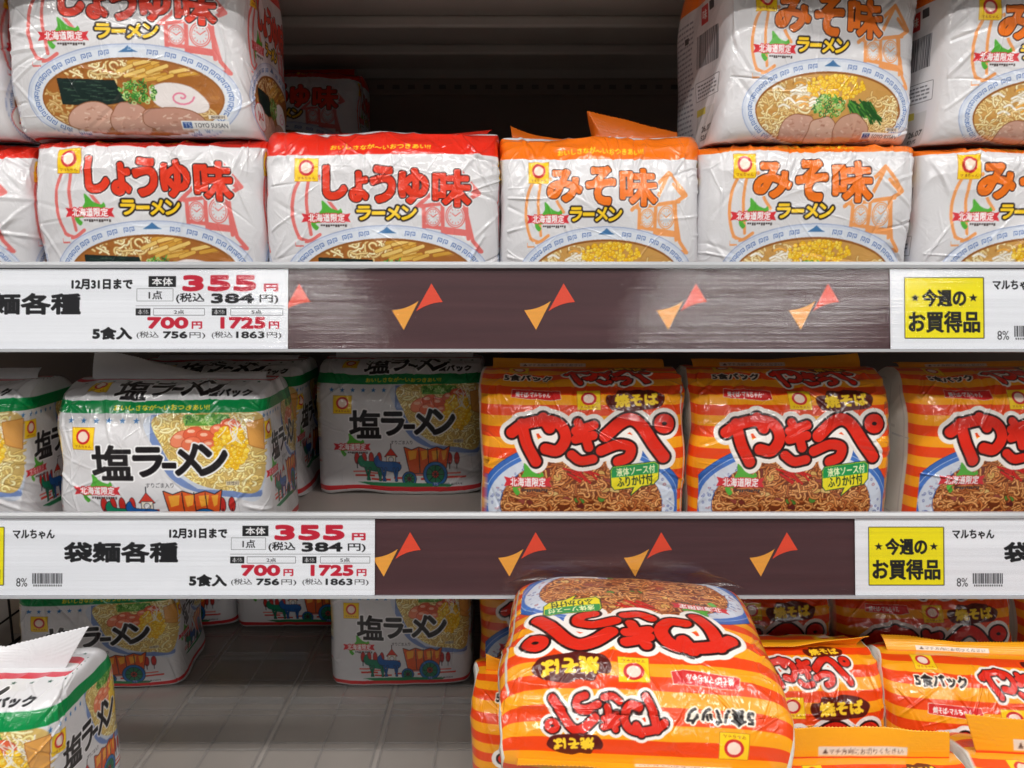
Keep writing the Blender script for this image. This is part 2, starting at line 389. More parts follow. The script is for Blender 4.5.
def shio_photo(c, seed):
    rs = random.Random(seed)
    c.clip = c.poly_clip(smooth_loop([(88, 12), (186, 12), (186, 88), (160, 88), (126, 82), (104, 68), (92, 44)]))
    c.rect(80, 10, 190, 100, (206, 214, 228)); 
    c.poly([(88, 12), (94, 12), (98, 42), (110, 66), (130, 80), (186, 84), (186, 90), (124, 86), (100, 70), (88, 44)], (120, 144, 196))
    c.clip = c.poly_clip(smooth_loop([(95, 12), (186, 12), (186, 80), (160, 82), (132, 76), (112, 62), (99, 42)]))
    c.rect(80, 10, 190, 100, (212, 180, 106))
    noodles(c, rs, (92, 12, 186, 84), 360, 1.9, [(240, 222, 150), (230, 206, 126), (248, 236, 180), (216, 186, 104)], (172, 134, 66))
    c.rect(120, 12, 160, 22, (96, 160, 60)); leaf_rings(c, rs, 140, 17, 24, 5, 60)
    for x, y, r in ((116, 34, 10), (128, 29, 9), (140, 32, 9), (152, 26, 8), (162, 22, 9), (126, 38, 9), (144, 40, 8)):
        c.ell(x, y, r, r * .62, rs.choice([(236, 120, 84), (240, 140, 104), (226, 100, 66)]), .6, (190, 74, 50), rot=rs.uniform(-.6, .3))
        c.ell(x - 2, y - 2, r * .4, r * .18, (250, 190, 160))
    corn(c, rs, 162, 42, 16, 19, 130, 2.5)
    for i in range(26):
        x, y = rs.uniform(158, 186), rs.uniform(12, 30)
        c.stroke(smooth_line([(x, y), (x + rs.uniform(-6, 6), y + 4), (x + rs.uniform(-8, 8), y + 9)], 4), .8, (244, 240, 232))
    c.poly([(176, 20), (190, 18), (190, 46), (178, 40)], (222, 160, 80), .6, (170, 100, 40))
    c.clip = None

def front_shio(c, seed=4):
    """183 wide, 0 = top fold, 136 = bottom fold"""
    shio_photo(c, seed)
    for i in range(6): star(c, 13 + i * 12.3, 17.5, 3.1, BLUE)
    emblem_logo(c, 15.5, 24, 21, 19.5)
    T0 = c.T; c.T = (T0[0] * 1.07, T0[1] * 1.07, T0[2] + 36 * T0[0], T0[3] + 78 * T0[1]); carriage(c, 0, 0); c.T = T0
    shio_title(c, 33, 36, 126)
    c.text('すりごま入り', 82, 74, 108, 79, (44, 44, 50), .2)
    hokkaido(c, 14, 66, 44, 27)
    toyo(c, 130, 122, 37, 5.6, False); c.rect(156, 73, 168, 77, (228, 214, 180)); c.text('調理例', 157, 73.4, 167, 76.6, (60, 50, 46), .05)

def star(c, x, y, r, col):
    c.poly([(x + (r if i % 2 == 0 else r * .42) * math.sin(i * math.pi / 5), y - (r if i % 2 == 0 else r * .42) * math.cos(i * math.pi / 5)) for i in range(10)], col)

def art_shio():
    W, D, H = 183, 100, 136; c = Canvas(2 * W + 2 * D, H + D, 4, WHITE); f = D / 2
    for ox in (0, W + D): c.sub(ox, f); front_shio(c)
    for ox in (W, 2 * W + D): c.sub(ox, f, 100 / 183., .86 if ox == W else .86); front_shio(c, 6)
    c.sub(0, 0)
    c.rect(0, f - 2, 2 * W + 2 * D, f + 10.5, GREEN)
    c.rect(0, f + H - 8, 2 * W + 2 * D, f + H - 2, (214, 44, 50))
    c.rect(0, 7, 2 * W + 2 * D, 15, (206, 36, 62))
    for i in range(40): star(c, 9 + i * 14.2, 20.5, 2.2, (30, 74, 60))
    for ox in (0, W + D):
        c.text('おいしさなが〜いおつきあい!!', ox + 52, f + 2.2, ox + 142, f + 8, (248, 222, 60), .3)
        c.text('5食パック', ox + 132, f - 14, ox + 178, f - 4.5, (28, 28, 32), .7)
        emblem_logo(c, ox + 22, 24, 17, 15); shio_title(c, ox + 48, 18, 104)
    return dict(W=W, D=D, H=H, img=c.done())

YK = [[[(163, 338), (214, 304), (300, 288), (362, 306), (384, 360), (352, 410), (302, 404)], [(205, 302), (224, 382), (262, 456)], [(292, 278), (318, 318)]],
      [[(434, 296), (462, 350), (478, 398)], [(424, 330), (500, 306)], [(424, 364), (496, 348)], [(408, 428), (446, 454), (496, 446)]],
      [[(528, 412), (596, 386), (648, 398), (640, 438), (598, 456)]],
      [[(546, 350), (606, 298), (650, 282), (690, 306), (740, 380), (784, 438)]]]
def yakisoba_title(c, x, y, w):
    """round brush letters; w = width of the whole word"""
    k = w / 690.
    L = [[np.array([(x + (px - 140) * k, y + (py - 262) * k) for px, py in smooth_line(st, 5)]) for st in ch] for ch in YK]
    t = np.linspace(0, 2 * np.pi, 20); ring = [np.array([(x + (788 - 140 + 28 * math.cos(a)) * k, y + (302 - 262 + 24 * math.sin(a)) * k) for a in t])]
    for lay in (((36 * k, (246, 240, 234)),), ((12 * k, (36, 16, 16)),), ((0, (222, 42, 24)),)):
        for i, ch in enumerate(L):
            wd = (45, 37, 41, 50)[i] * k
            c.strokes(ch, wd, [(lay[0][0] * .75, lay[0][1])])
        c.strokes(ring, 32 * k, [(lay[0][0] * .7, lay[0][1])])

def brown_blob(c, x, y, w, h):
    P = [(.02, .6), (.05, .35), (.18, .3), (.24, .1), (.42, .12), (.55, .02), (.75, .08), (.88, .2), (.98, .4), (.95, .65), (.86, .85), (.6, .92), (.4, .98), (.22, .94), (.1, .9)]
    c.poly([(x + a * w, y + b * h) for a, b in P], (88, 22, 16), smooth=True)
    c.text('焼そば', x + w * .16, y + h * .24, x + w * .88, y + h * .8, (252, 214, 50), .8 * w / 52, rot=-.06)

def stripes(c, x0, x1, y0, y1, per=21, ph=0):
    c.rect(x0, y0, x1, y1, (250, 164, 26))
    y = y0 - per + ph
    while y < y1:
        a, b = max(y, y0), min(y + per * .5, y1)
        if b > a: c.rect(x0, a, x1, b, (236, 72, 18))
        y += per

def front_yaki(c, seed=2):
    """187 wide, 0 = top fold, 130 = bottom fold"""
    rs = random.Random(seed); cx, cy = 92, 117
    c.ell(cx, cy, 101, 64, (52, 104, 186), .8, (40, 80, 150)); c.ell(cx, cy, 96, 59, (70, 120, 200), .6, (200, 214, 236)); c.ell(cx, cy, 92, 55, (212, 220, 234))
    for _ in range(110):
        a = rs.uniform(0, 6.28); q = rs.uniform(.82, .97)
        c.ell(cx + 92 * q * math.cos(a), cy + 55 * q * math.sin(a), rs.uniform(.8, 2), rs.uniform(.8, 1.8), rs.choice([(176, 120, 140), (120, 130, 180), (190, 150, 160), (140, 150, 190)]), inner=(.5, .5))
    c.ell(cx, cy + 1, 79, 49, (60, 90, 160)); c.ell(cx, cy + 1.2, 78, 48, (116, 54, 26))
    c.clip = c.ell_clip(cx, cy + .5, 78.5, 48.5)
    nd = [(206, 132, 70), (188, 108, 52), (222, 156, 92), (168, 88, 42), (214, 146, 84)]; ne = (96, 42, 20)
    noodles(c, rs, (12, 64, 172, 168), 600, 1.9, nd, ne, 18)
    for i in range(42):
        x, y = rs.uniform(26, 158), rs.uniform(74, 156)
        col = rs.choice([(120, 50, 40), (104, 40, 36), (226, 190, 120), (214, 172, 96), (86, 140, 56), (150, 70, 58)])
        c.poly([(x, y), (x + rs.uniform(4, 9), y + rs.uniform(-2, 2)), (x + rs.uniform(4, 9), y + rs.uniform(3, 6)), (x + 1, y + rs.uniform(3, 5))], col, .4, (80, 40, 20), smooth=True)
    noodles(c, rs, (14, 70, 170, 165), 150, 1.9, nd, ne, 18)
    for i in range(16):
        x, y = rs.uniform(74, 100), rs.uniform(76, 88); c.stroke([(x, y), (x + rs.uniform(6, 14), y + rs.uniform(2, 10))], 1.5, (212, 36, 30), .3, (130, 20, 20))
    c.clip = None
    yakisoba_title(c, 19, 29, 162)
    c.poly([(5 + 20, 2 + 1), (5 + 66, 4 + 1), (72, 14), (62, 15.5), (24, 12)], (216, 40, 40), .7, (244, 226, 214)); c.text('焼そば▸マルちゃん', 28, 6, 62, 12.4, (250, 240, 236), .25, rot=.03)
    emblem_logo(c, 88, 5, 22, 19.5)
    brown_blob(c, 114, 2, 60, 25)
    hokkaido(c, 17, 76, 46, 32)
    c.poly([(122, 80), (162, 75), (166, 78), (166, 92), (162, 97), (150, 99), (140, 108), (143, 100), (124, 103), (121, 99), (120, 84)], (240, 226, 40), .9, (20, 70, 50))
    c.poly([(122, 80.4), (162, 75.6), (165.6, 78.4), (165.6, 86), (121, 91), (120.6, 84)], (30, 150, 80))
    c.text('液体ソース付', 125, 79, 163, 88, (240, 244, 190), .35, rot=-.11); c.text('ふりかけ付', 126, 88, 161, 99, (30, 60, 40), .35, rot=-.11)
    toyo(c, 112, 146, 38, 5.6)

def art_yaki():
    W, D, H = 187, 100, 160; c = Canvas(2 * W + 2 * D, H + D, 4, (226, 222, 214)); f = D / 2
    for ox in (0, W + D):
        stripes(c, ox, ox + W, 0, H + D, 21, 7)
        c.clip = np.zeros(c.a.shape[:2], bool); c.clip[:, int(ox * 4):int((ox + W) * 4)] = True
        keep = c.clip
        class _C: pass
        old_put = c.put
        def put(m, x0, y0, col, al=1., _k=keep, _p=old_put):
            cl = c.clip; c.clip = _k if cl is None else (_k & cl); _p(m, x0, y0, col, al); c.clip = cl
        c.clip = None; c.put = put
        c.sub(ox, f); front_yaki(c)
        c.sub(ox, 0)
        c.text('5食パック', 16, f - 21, 64, f - 10, (36, 30, 30), .7, [(1.2, (246, 234, 216))])
        yakisoba_title(c, 76, f - 30, 88)
        brown_blob(c, 122, f - 45, 42, 16); emblem_logo(c, 20, f - 43, 20, 18)
        c.rect(0, 0, W, 5, (250, 164, 26))
        c.put = old_put; c.clip = None; c.sub(0, 0)
    rs = random.Random(9)
    for ox in (W, 2 * W + D):
        stripes(c, ox, ox + 14, 0, H + D, 21, 7); stripes(c, ox + D - 14, ox + D, 0, H + D, 21, 7)
    for ox in (W, 2 * W + D):                                  # clear gusset: the blocks and sachets inside
        for i in range(14):
            y = rs.uniform(10, H + D - 10); x = rs.uniform(ox + 8, ox + D - 30)
            c.rect(x, y, x + rs.uniform(10, 24), y + rs.uniform(1, 3), rs.choice([(206, 202, 196), (214, 204, 186), (196, 194, 194)]))
        for i in range(5): c.rect(ox + 4 + i * 19, f, ox + 6 + i * 19, f + H, (208, 204, 198))
        c.rect(ox + 30, f + 70, ox + 62, f + 100, (236, 236, 232)); c.text('の', ox + 40, f + 78, ox + 52, f + 92, (80, 80, 80), .6)
    return dict(W=W, D=D, H=H, img=c.done())

def art_fins():
    out = {}
    for k, col in (('shoyu', (228, 44, 26)), ('miso', (242, 118, 20))):
        c = Canvas(220, 22, 4, col); out[k] = c.done()
    c = Canvas(220, 22, 4, (222, 221, 224)); out['shio'] = c.done()
    c = Canvas(220, 22, 4, (250, 170, 26)); c.rect(0, 19, 220, 22, (236, 72, 18)); c.rect(26, 13, 88, 18.6, (236, 222, 206))
    c.text('▲マチ方向にお切りください', 29, 13.9, 85, 17.7, (90, 70, 60), .1); out['yaki'] = c.done()
    return out

def art_tag():
    """price card, units of about 0.87 mm, 458 x 80"""
    c = Canvas(458, 80, 6, (238, 241, 244)); K = (24, 24, 26); R = (196, 26, 52)
    t = lambda s, x0, y0, x1, y1, col=K, b=.3, **k: c.text(s, x0, y0, x1, y1, col, b, **k)
    c.rect(14, 9, 88, 69, (246, 232, 20), .9, K)
    star(c, 23.5, 29, 4.4, K); star(c, 78.5, 29, 4.4, K)
    t('今週の', 30, 20, 72, 38, b=.75); t('お買得品', 17, 42, 85, 64, b=.8)
    t('マルちゃん', 97, 11, 139, 21, b=.45)
    t('袋麺各種', 148, 24, 262, 46, b=1.0)
    t('8%', 101, 62, 112, 71, b=.05)
    rs = random.Random(2); x = 117
    while x < 147: w = rs.uniform(.35, 1.2); c.rect(x, 57, x + w, 68, (40, 40, 44)); x += w + rs.uniform(.35, .9)
    for i in range(13): c.rect(118 + i * 2.25, 68.8, 119.4 + i * 2.25, 70.8, (90, 90, 92))
    t('12月31日まで', 253, 10, 311, 20.5, b=.5); t('5食入', 273, 58, 311, 71, b=.8)
    c.rect(326, 7, 352, 18, K); t('本体', 329, 8.4, 349, 16.8, (240, 240, 240), .3)
    t('355', 358, 6, 428, 22.5, R, 1.35); t('円', 435, 14.5, 449, 22.6, R, .6)
    c.rect(315, 20, 349, 32, (238, 241, 244), .45, K); t('1点', 326, 21.5, 339, 30.5, b=.3)
    t('(税込', 352, 24, 379, 34.5, b=.3); t('384', 385, 24.3, 426, 34.6, b=.8); t('円)', 431, 25.5, 449, 35, b=.3)
    c.rect(314, 36.6, 454, 37.2, (110, 110, 114))
    for bx, a, b, s in ((314, 331, 379, '2点'), (386, 404, 453, '5点')):
        c.rect(bx, 39.5, bx + 14, 46.5, K); t('本体', bx + 1.6, 40.4, bx + 12.4, 45.6, (236, 236, 236), .1)
        c.rect(a, 39.8, b, 46.2, (238, 241, 244), .35, K); t(s, (a + b) / 2 - 5, 40.6, (a + b) / 2 + 5, 45.6, b=.15)
    t('700', 325, 48, 364, 60, R, 1.0); t('円', 367, 52.5, 377, 60, R, .35)
    t('1725', 394, 48, 437, 60, R, .95); t('円', 440, 52.5, 450, 60, R, .35)
    t('(税込', 315, 62.5, 336, 70, b=.15); t('756', 340, 62.5, 363, 69.6, b=.5); t('円)', 365, 63.4, 380, 70, b=.12)
    t('(税込', 386, 62.5, 406, 70, b=.15); t('1863', 409, 62.5, 436, 69.6, b=.45); t('円)', 438, 63.4, 452, 70, b=.12)
    return c.done()

# ------------------------------------------------------------------ materials
def nodes(name):
    m = bpy.data.materials.new(name); m.use_nodes = True; nt = m.node_tree
    return m, nt, nt.nodes['Principled BSDF'], nt.nodes.new
def srgb(c): return tuple(((v / 255) / 12.92 if v / 255 <= .04045 else ((v / 255 + .055) / 1.055) ** 2.4) for v in c) + (1,)

def mat_print(name, rough, coat, bump, scale=90, spec=.5):
    """printed film or card: ink colours on the vertices under a crinkled gloss"""
    m, nt, b, N = nodes(name); L = nt.links.new
    a = N('ShaderNodeVertexColor'); a.layer_name = 'ink'; L(a.outputs[0], b.inputs['Base Color'])
    b.inputs['Roughness'].default_value = rough; b.inputs['Specular IOR Level'].default_value = spec
    b.inputs['Coat Weight'].default_value = coat; b.inputs['Coat Roughness'].default_value = .06
    if bump:
        tc = N('ShaderNodeTexCoord'); n1 = N('ShaderNodeTexNoise'); n1.inputs['Scale'].default_value = scale; n1.inputs['Detail'].default_value = 3
        n1.inputs['Distortion'].default_value = 1.2
        r = N('ShaderNodeMath'); r.operation = 'SUBTRACT'; r.inputs[1].default_value = .5; ab = N('ShaderNodeMath'); ab.operation = 'ABSOLUTE'
        bp = N('ShaderNodeBump'); bp.inputs['Strength'].default_value = bump; bp.inputs['Distance'].default_value = .004
        L(tc.outputs['Object'], n1.inputs['Vector']); L(n1.outputs[0], r.inputs[0]); L(r.outputs[0], ab.inputs[0]); L(ab.outputs[0], bp.inputs['Height'])
        L(bp.outputs[0], b.inputs['Normal']); L(bp.outputs[0], b.inputs['Coat Normal'])
    return m

def mat_plain(name, col, rough=.5, spec=.5, metal=0, noise=0, nscale=(8, 8, 8), bump=0):
    m, nt, b, N = nodes(name); L = nt.links.new
    b.inputs['Base Color'].default_value = srgb(col); b.inputs['Roughness'].default_value = rough
    b.inputs['Specular IOR Level'].default_value = spec; b.inputs['Metallic'].default_value = metal
    if noise or bump:
        tc = N('ShaderNodeTexCoord'); mp = N('ShaderNodeMapping'); mp.inputs['Scale'].default_value = nscale
        n = N('ShaderNodeTexNoise'); n.inputs['Scale'].default_value = 1; n.inputs['Detail'].default_value = 5
        L(tc.outputs['Object'], mp.inputs['Vector']); L(mp.outputs[0], n.inputs['Vector'])
        if noise:
            r = N('ShaderNodeValToRGB'); r.color_ramp.elements[0].position = .3; r.color_ramp.elements[1].position = .7
            r.color_ramp.elements[0].color = srgb([v * (1 - noise) for v in col]); r.color_ramp.elements[1].color = srgb([min(255, v * (1 + noise)) for v in col])
            L(n.outputs[0], r.inputs[0]); L(r.outputs[0], b.inputs['Base Color'])
        if bump:
            bp = N('ShaderNodeBump'); bp.inputs['Strength'].default_value = bump; bp.inputs['Distance'].default_value = .002
            L(n.outputs[0], bp.inputs['Height']); L(bp.outputs[0], b.inputs['Normal'])
    return m

def mat_clear(name, tint, rough, f0, streak=None, edge_light=0):
    """thin clear plastic: see-through with a gloss that grows towards grazing; streak = scale of fine scratches along the extrusion"""
    m = bpy.data.materials.new(name); m.use_nodes = True; nt = m.node_tree; nt.nodes.clear(); N = nt.nodes.new; L = nt.links.new
    def math_(op, a, b):
        n = N('ShaderNodeMath'); n.operation = op
        for k, v in ((0, a), (1, b)):
            if isinstance(v, (int, float)): n.inputs[k].default_value = v
            else: L(v, n.inputs[k])
        return n.outputs[0]
    o = N('ShaderNodeOutputMaterial'); mx = N('ShaderNodeMixShader'); t = N('ShaderNodeBsdfTransparent'); g = N('ShaderNodeBsdfGlossy'); f = N('ShaderNodeLayerWeight')
    f.inputs['Blend'].default_value = .5
    t.inputs[0].default_value = srgb(tint); g.inputs['Roughness'].default_value = rough
    fr = math_('ADD', math_('MULTIPLY', math_('POWER', f.outputs['Facing'], 5.), 1 - f0), f0)
    if streak:
        tc = N('ShaderNodeTexCoord'); mp = N('ShaderNodeMapping'); mp.inputs['Scale'].default_value = streak
        n = N('ShaderNodeTexNoise'); n.inputs['Scale'].default_value = 1; n.inputs['Detail'].default_value = 5
        bp = N('ShaderNodeBump'); bp.inputs['Strength'].default_value = .12; bp.inputs['Distance'].default_value = .0008
        L(tc.outputs['Object'], mp.inputs['Vector']); L(mp.outputs[0], n.inputs['Vector']); L(n.outputs[0], bp.inputs['Height'])
        L(bp.outputs[0], g.inputs['Normal'])
        w = N('ShaderNodeMapRange'); w.inputs['From Min'].default_value = .36; w.inputs['From Max'].default_value = .64; w.inputs['To Min'].default_value = .45; w.inputs['To Max'].default_value = 1.7
        L(n.outputs[0], w.inputs['Value']); fr = math_('MULTIPLY', fr, w.outputs[0])
    L(fr, mx.inputs[0]); body = t.outputs[0]
    if edge_light:                                                 # pale diffuse mixed in, standing for bright edge highlights
        df = N('ShaderNodeBsdfDiffuse'); df.inputs[0].default_value = srgb((214, 214, 216)); m2 = N('ShaderNodeMixShader'); m2.inputs[0].default_value = edge_light
        L(t.outputs[0], m2.inputs[1]); L(df.outputs[0], m2.inputs[2]); body = m2.outputs[0]
    L(body, mx.inputs[1]); L(g.outputs[0], mx.inputs[2]); L(mx.outputs[0], o.inputs[0])
    return m

M = {}
M['film'] = mat_print('printed_film', .34, .7, .22, 60, .3)
M['fin'] = mat_print('printed_seal_film', .34, .2, .2, 60)
M['card'] = mat_print('printed_card', .55, 0, 0, spec=.3)
M['maroon'] = mat_plain('maroon_plastic', (78, 50, 52), .38, .4, noise=.08, nscale=(6, 6, 120))
M['mark_red'] = mat_plain('red_print', (232, 74, 44), .45); M['mark_orange'] = mat_plain('orange_print', (242, 166, 62), .45)
M['cover'] = mat_clear('clear_cover', (254, 254, 255), .05, .035, (1.2, 20, 420))
M['lip'] = mat_plain('clear_lip_plastic', (176, 178, 182), .22, .6, noise=.06, nscale=(4, 60, 60))
M['shelf'] = mat_plain('shelf_enamel', (176, 168, 162), .42, .4, noise=.03, nscale=(12, 12, 12))
M['wall'] = mat_plain('back_panel_enamel', (142, 126, 116), .55, .3, noise=.05, nscale=(3, 3, 14))
M['tray'] = mat_clear('tray_plastic', (251, 251, 251), .25, .02)
M['tray_rib'] = mat_clear('tray_rib_plastic', (252, 252, 252), .16, .08, edge_light=.09)
M['wire'] = mat_plain('dark_wire', (44, 42, 44), .35, .5, .6)
M['slot'] = mat_plain('slot_shade', (96, 86, 80), .6)  # darker colour painted in for the shade inside the slots
M['beige'] = mat_plain('beige_strip', (178, 160, 140), .5, noise=.05)
M['floor'] = mat_plain('vinyl_floor', (190, 186, 178), .3, .4, noise=.05, nscale=(2, 2, 2))
M['clearfilm'] = mat_clear('clear_film', (250, 250, 250), .12, .03)

# ------------------------------------------------------------------ meshes
SC = bpy.context.scene
COL = SC.collection
CZ = 1.25                                                # eye level above the floor
def link(o, parent=None):
    COL.objects.link(o)
    if parent: o.parent = parent
    return o
def tag(o, label=None, cat=None, group=None, kind=None):
    if label: o['label'] = label
    if cat: o['category'] = cat
    if group: o['group'] = group
    if kind: o['kind'] = kind
    return o
def empty(name, loc, rot=(0, 0, 0)):
    o = bpy.data.objects.new(name, None); o.location = loc; o.rotation_euler = rot; o.empty_display_size = .02
    return link(o)

def np_mesh(name, V, F, mats, ink=None, smooth=True, midx=None):
    me = bpy.data.meshes.new(name); V = np.ascontiguousarray(V, np.float32)
    me.vertices.add(len(V)); me.vertices.foreach_set('co', V.ravel())
    F = np.ascontiguousarray(F, np.int32); n, k = F.shape
    me.loops.add(n * k); me.loops.foreach_set('vertex_index', F.ravel())
    me.polygons.add(n); me.polygons.foreach_set('loop_start', np.arange(0, n * k, k, dtype=np.int32))
    if midx is not None: me.polygons.foreach_set('material_index', np.ascontiguousarray(midx, np.int32))
    me.polygons.foreach_set('use_smooth', np.full(n, smooth))
    for m in mats: me.materials.append(m)
    if ink is not None:
        at = me.color_attributes.new('ink', 'BYTE_COLOR', 'POINT')
        c = np.ones((len(V), 4), np.float32); c[:, :3] = ink / 255
        at.data.foreach_set('color_srgb', c.ravel())
    me.update(calc_edges=True)
    return me

def sample(img, x, y):
    """bilinear ink colour at mm x,y"""
    a, ppm = img; h, w = a.shape[:2]
    fx = np.clip(x * ppm - .5, 0, w - 1.001); fy = np.clip(y * ppm - .5, 0, h - 1.001)
    i, j = fx.astype(int), fy.astype(int); u, v = (fx - i)[..., None], (fy - j)[..., None]
    return (a[j, i] * (1 - u) + a[j, i + 1] * u) * (1 - v) + (a[j + 1, i] * (1 - u) + a[j + 1, i + 1] * u) * v

def vnoise(x, y, seed):
    r = np.random.RandomState(seed).rand(64, 64)
    i, j = np.floor(x).astype(int), np.floor(y).astype(int); u, v = x - i, y - j
    u = u * u * (3 - 2 * u); v = v * v * (3 - 2 * v); g = lambda a, b: r[a % 64, b % 64]
    return (g(i, j) * (1 - u) + g(i + 1, j) * u) * (1 - v) + (g(i, j + 1) * (1 - u) + g(i + 1, j + 1) * u) * v

def frac(n, p=1.): return np.linspace(0, 1, n, endpoint=False)

def bag_mesh(art, seed, W=None, D=None, H=None, res=.6, side='r', bulge=3., top=3.2, m=8., crease=44, slump=0., lumpy=2.4, vtop=0., vbot=0.):
    """pillow-shaped film bag: tube round four panels, closed to a ridge at both ends. mm"""
    AW, AD, AH = art['W'], art['D'], art['H']; W = W or AW; D = D or 120; H = H or AH
    rs = np.random.RandomState(seed)
    # cross-section
    th = np.linspace(225, 585, 7201) * np.pi / 180; cx, cy = np.cos(th), np.sin(th)
    X = W / 2 * np.sign(cx) * np.abs(cx) ** (2 / m); Y = D / 2 * np.sign(cy) * np.abs(cy) ** (2 / m)
    arc = np.concatenate([[0], np.cumsum(np.hypot(np.diff(X), np.diff(Y)))])
    cor = [0, 1800, 3600, 5400, 7200]; ar = [arc[i] for i in cor]
    ns = [int(W / res), int(D / (res * 1.4)) if side in 'rb' else 14, 34, int(D / (res * 1.4)) if side in 'lb' else 14]
    off = [0, AW, AW + AD, 2 * AW + AD]; wid = [AW, AD, AW, AD]
    sx, sy, sa, spos = [], [], [], []
    for k in range(4):
        f = frac(ns[k]); a = ar[k] + f * (ar[k + 1] - ar[k])
        sx.append(np.interp(a, arc, X)); sy.append(np.interp(a, arc, Y)); sa.append(off[k] + f * wid[k]); spos.append(a)
    sx, sy, sa, spos = map(np.concatenate, (sx, sy, sa, spos)); per = arc[-1]
    # profile, bottom ridge to top ridge
    nb = 10.
    def half(n):
        p = np.linspace(0, np.pi / 2, 3000); return np.cos(p) ** (2 / n), np.sin(p) ** (2 / n)
    db, zb = half(nb); dt, zt = half(top)
    d = np.concatenate([db[::-1], dt[1:]]); z = np.concatenate([H / 2 - H / 2 * zb[::-1], H / 2 + H / 2 * zt[1:]])
    pa = np.concatenate([[0], np.cumsum(np.hypot(np.diff(d * D / 2), np.diff(z)))])
    i0 = int(np.argmin(np.abs(db[::-1] - zb[::-1]))); i1 = 2999 + int(np.argmin(np.abs(dt[1:] - zt[1:])))
    segs = [(0, i0, int(D / 2 / 2.2), AH + AD, AH + AD / 2 - vbot), (i0, i1, int(H / res), AH + AD / 2 - vbot, AD / 2 - vtop), (i1, len(pa) - 1, int(D / 2 / (res * 1.1)), AD / 2 - vtop, 0)]
    td, tz, ta = [], [], []
    for a, b, n, va, vb in segs:
        f = np.linspace(0, 1, n, endpoint=(b == len(pa) - 1)); q = pa[a] + f * (pa[b] - pa[a])
        td.append(np.interp(q, pa, d)); tz.append(np.interp(q, pa, z)); ta.append(va + f * (vb - va))
    td, tz, ta = map(np.concatenate, (td, tz, ta))
    nt, n_s = len(td), len(sx)
    wsc = 1 - .05 * (1 - td) ** 2
    P = np.empty((nt, n_s, 3)); P[..., 0] = wsc[:, None] * sx; P[..., 1] = td[:, None] * sy; P[..., 2] = tz[:, None]
    S, T = np.broadcast_to(spos, (nt, n_s)), np.broadcast_to(ta[:, None], (nt, n_s))
    xn, zn = P[..., 0] / (W / 2), (P[..., 2] - H / 2) / (H / 2)
    face = np.clip(1 - np.abs(xn) ** 2.5, 0, 1) * np.clip(1 - np.abs(zn) ** 3, 0, 1)
    P[..., 1] += np.where(P[..., 1] < 0, -1, 1) * bulge * face * (np.abs(P[..., 1]) > .5 * D * .5)
    # normals
    def nrm(P):
        gs = np.roll(P, -1, 1) - np.roll(P, 1, 1); gt = np.gradient(P, axis=0); n = np.cross(gs, gt)
        return n / (np.linalg.norm(n, axis=-1, keepdims=True) + 1e-9)
    N = nrm(P)
    per_n = lambda q, s_: vnoise(64 / max(1, round(per / q)) * 0 + (S / per) * 1.0 * round(per / q), T / q + 7, s_)
    disp = lumpy * 2 * (vnoise(P[..., 0] / 46 + 9, P[..., 2] / 40 + P[..., 1] / 46 + 5, seed) - .5)
    q = vnoise(P[..., 0] / 17 + 20, P[..., 2] / 20 + P[..., 1] / 17 + 11, seed + 5); disp += 1.1 * (1 - 2 * np.abs(2 * q - 1)) * (.35 + .65 * np.clip((tz[:, None] - H * .62) / (H * .3), 0, 1))
    # folds: tents along short lines, thick near the top edge and the corners
    A, B = S, T
    for i in range(crease):
        k = rs.rand()
        if k < .45: c0 = (rs.uniform(0, W), AD / 2 + rs.uniform(-22, 20)); a = rs.uniform(.6, 2.5); ln = rs.uniform(10, 38)
        elif k < .75: c0 = (rs.choice([0, ar[1]]) + rs.uniform(-16, 16), AD / 2 + rs.uniform(-6, AH * .9)); a = rs.uniform(-.9, .9) + rs.choice([0, 1.57]); ln = rs.uniform(14, 44)
        else: c0 = (rs.uniform(0, W), AD / 2 + rs.uniform(10, AH)); a = rs.uniform(0, 3.14); ln = rs.uniform(14, 46)
        u = (A - c0[0]) * math.cos(a) + (B - c0[1]) * math.sin(a); v = -(A - c0[0]) * math.sin(a) + (B - c0[1]) * math.cos(a) + .004 * rs.uniform(-1, 1) * u * u
        amp = rs.uniform(.4, 1.25) * (1 if rs.rand() < .6 else -1) * (1.25 if k < .75 else .55); wd = rs.uniform(1.2, 3.4)
        disp += amp * np.clip(1 - np.abs(v) / wd, 0, 1) * np.clip(1 - (u / ln) ** 2, 0, 1)
    for i in range(60):                                      # fine sharp pleats
        c0 = (rs.uniform(-10, W + 10), AD / 2 + (rs.uniform(-20, 30) if rs.rand() < .5 else rs.uniform(0, AH))); a = rs.choice([rs.uniform(0, 3.14), rs.uniform(1.1, 2.0)]); ln = rs.uniform(6, 24)
        u = (A - c0[0]) * math.cos(a) + (B - c0[1]) * math.sin(a); v = -(A - c0[0]) * math.sin(a) + (B - c0[1]) * math.cos(a) + .008 * rs.uniform(-1, 1) * u * u
        disp += rs.uniform(.25, .6) * np.clip(1 - np.abs(v) / rs.uniform(.8, 1.4), 0, 1) * np.clip(1 - (u / ln) ** 2, 0, 1)
    disp *= np.clip(td[:, None] * 3, .15, 1) * np.clip((T[:, :1] * 0 + np.clip((AH + AD - ta)[:, None] / 40, 0, 1)), .2, 1)
    P = P + N * disp[..., None]
    if slump: P[..., 1] -= slump * (P[..., 2] / H) ** 2; 
    P[..., 2] = np.maximum(P[..., 2], 0)
    i = np.arange(nt - 1)[:, None] * n_s; j = np.arange(n_s)[None]; j2 = (j + 1) % n_s
    F = np.stack([i + j, i + j2, i + n_s + j2, i + n_s + j], -1).reshape(-1, 4)
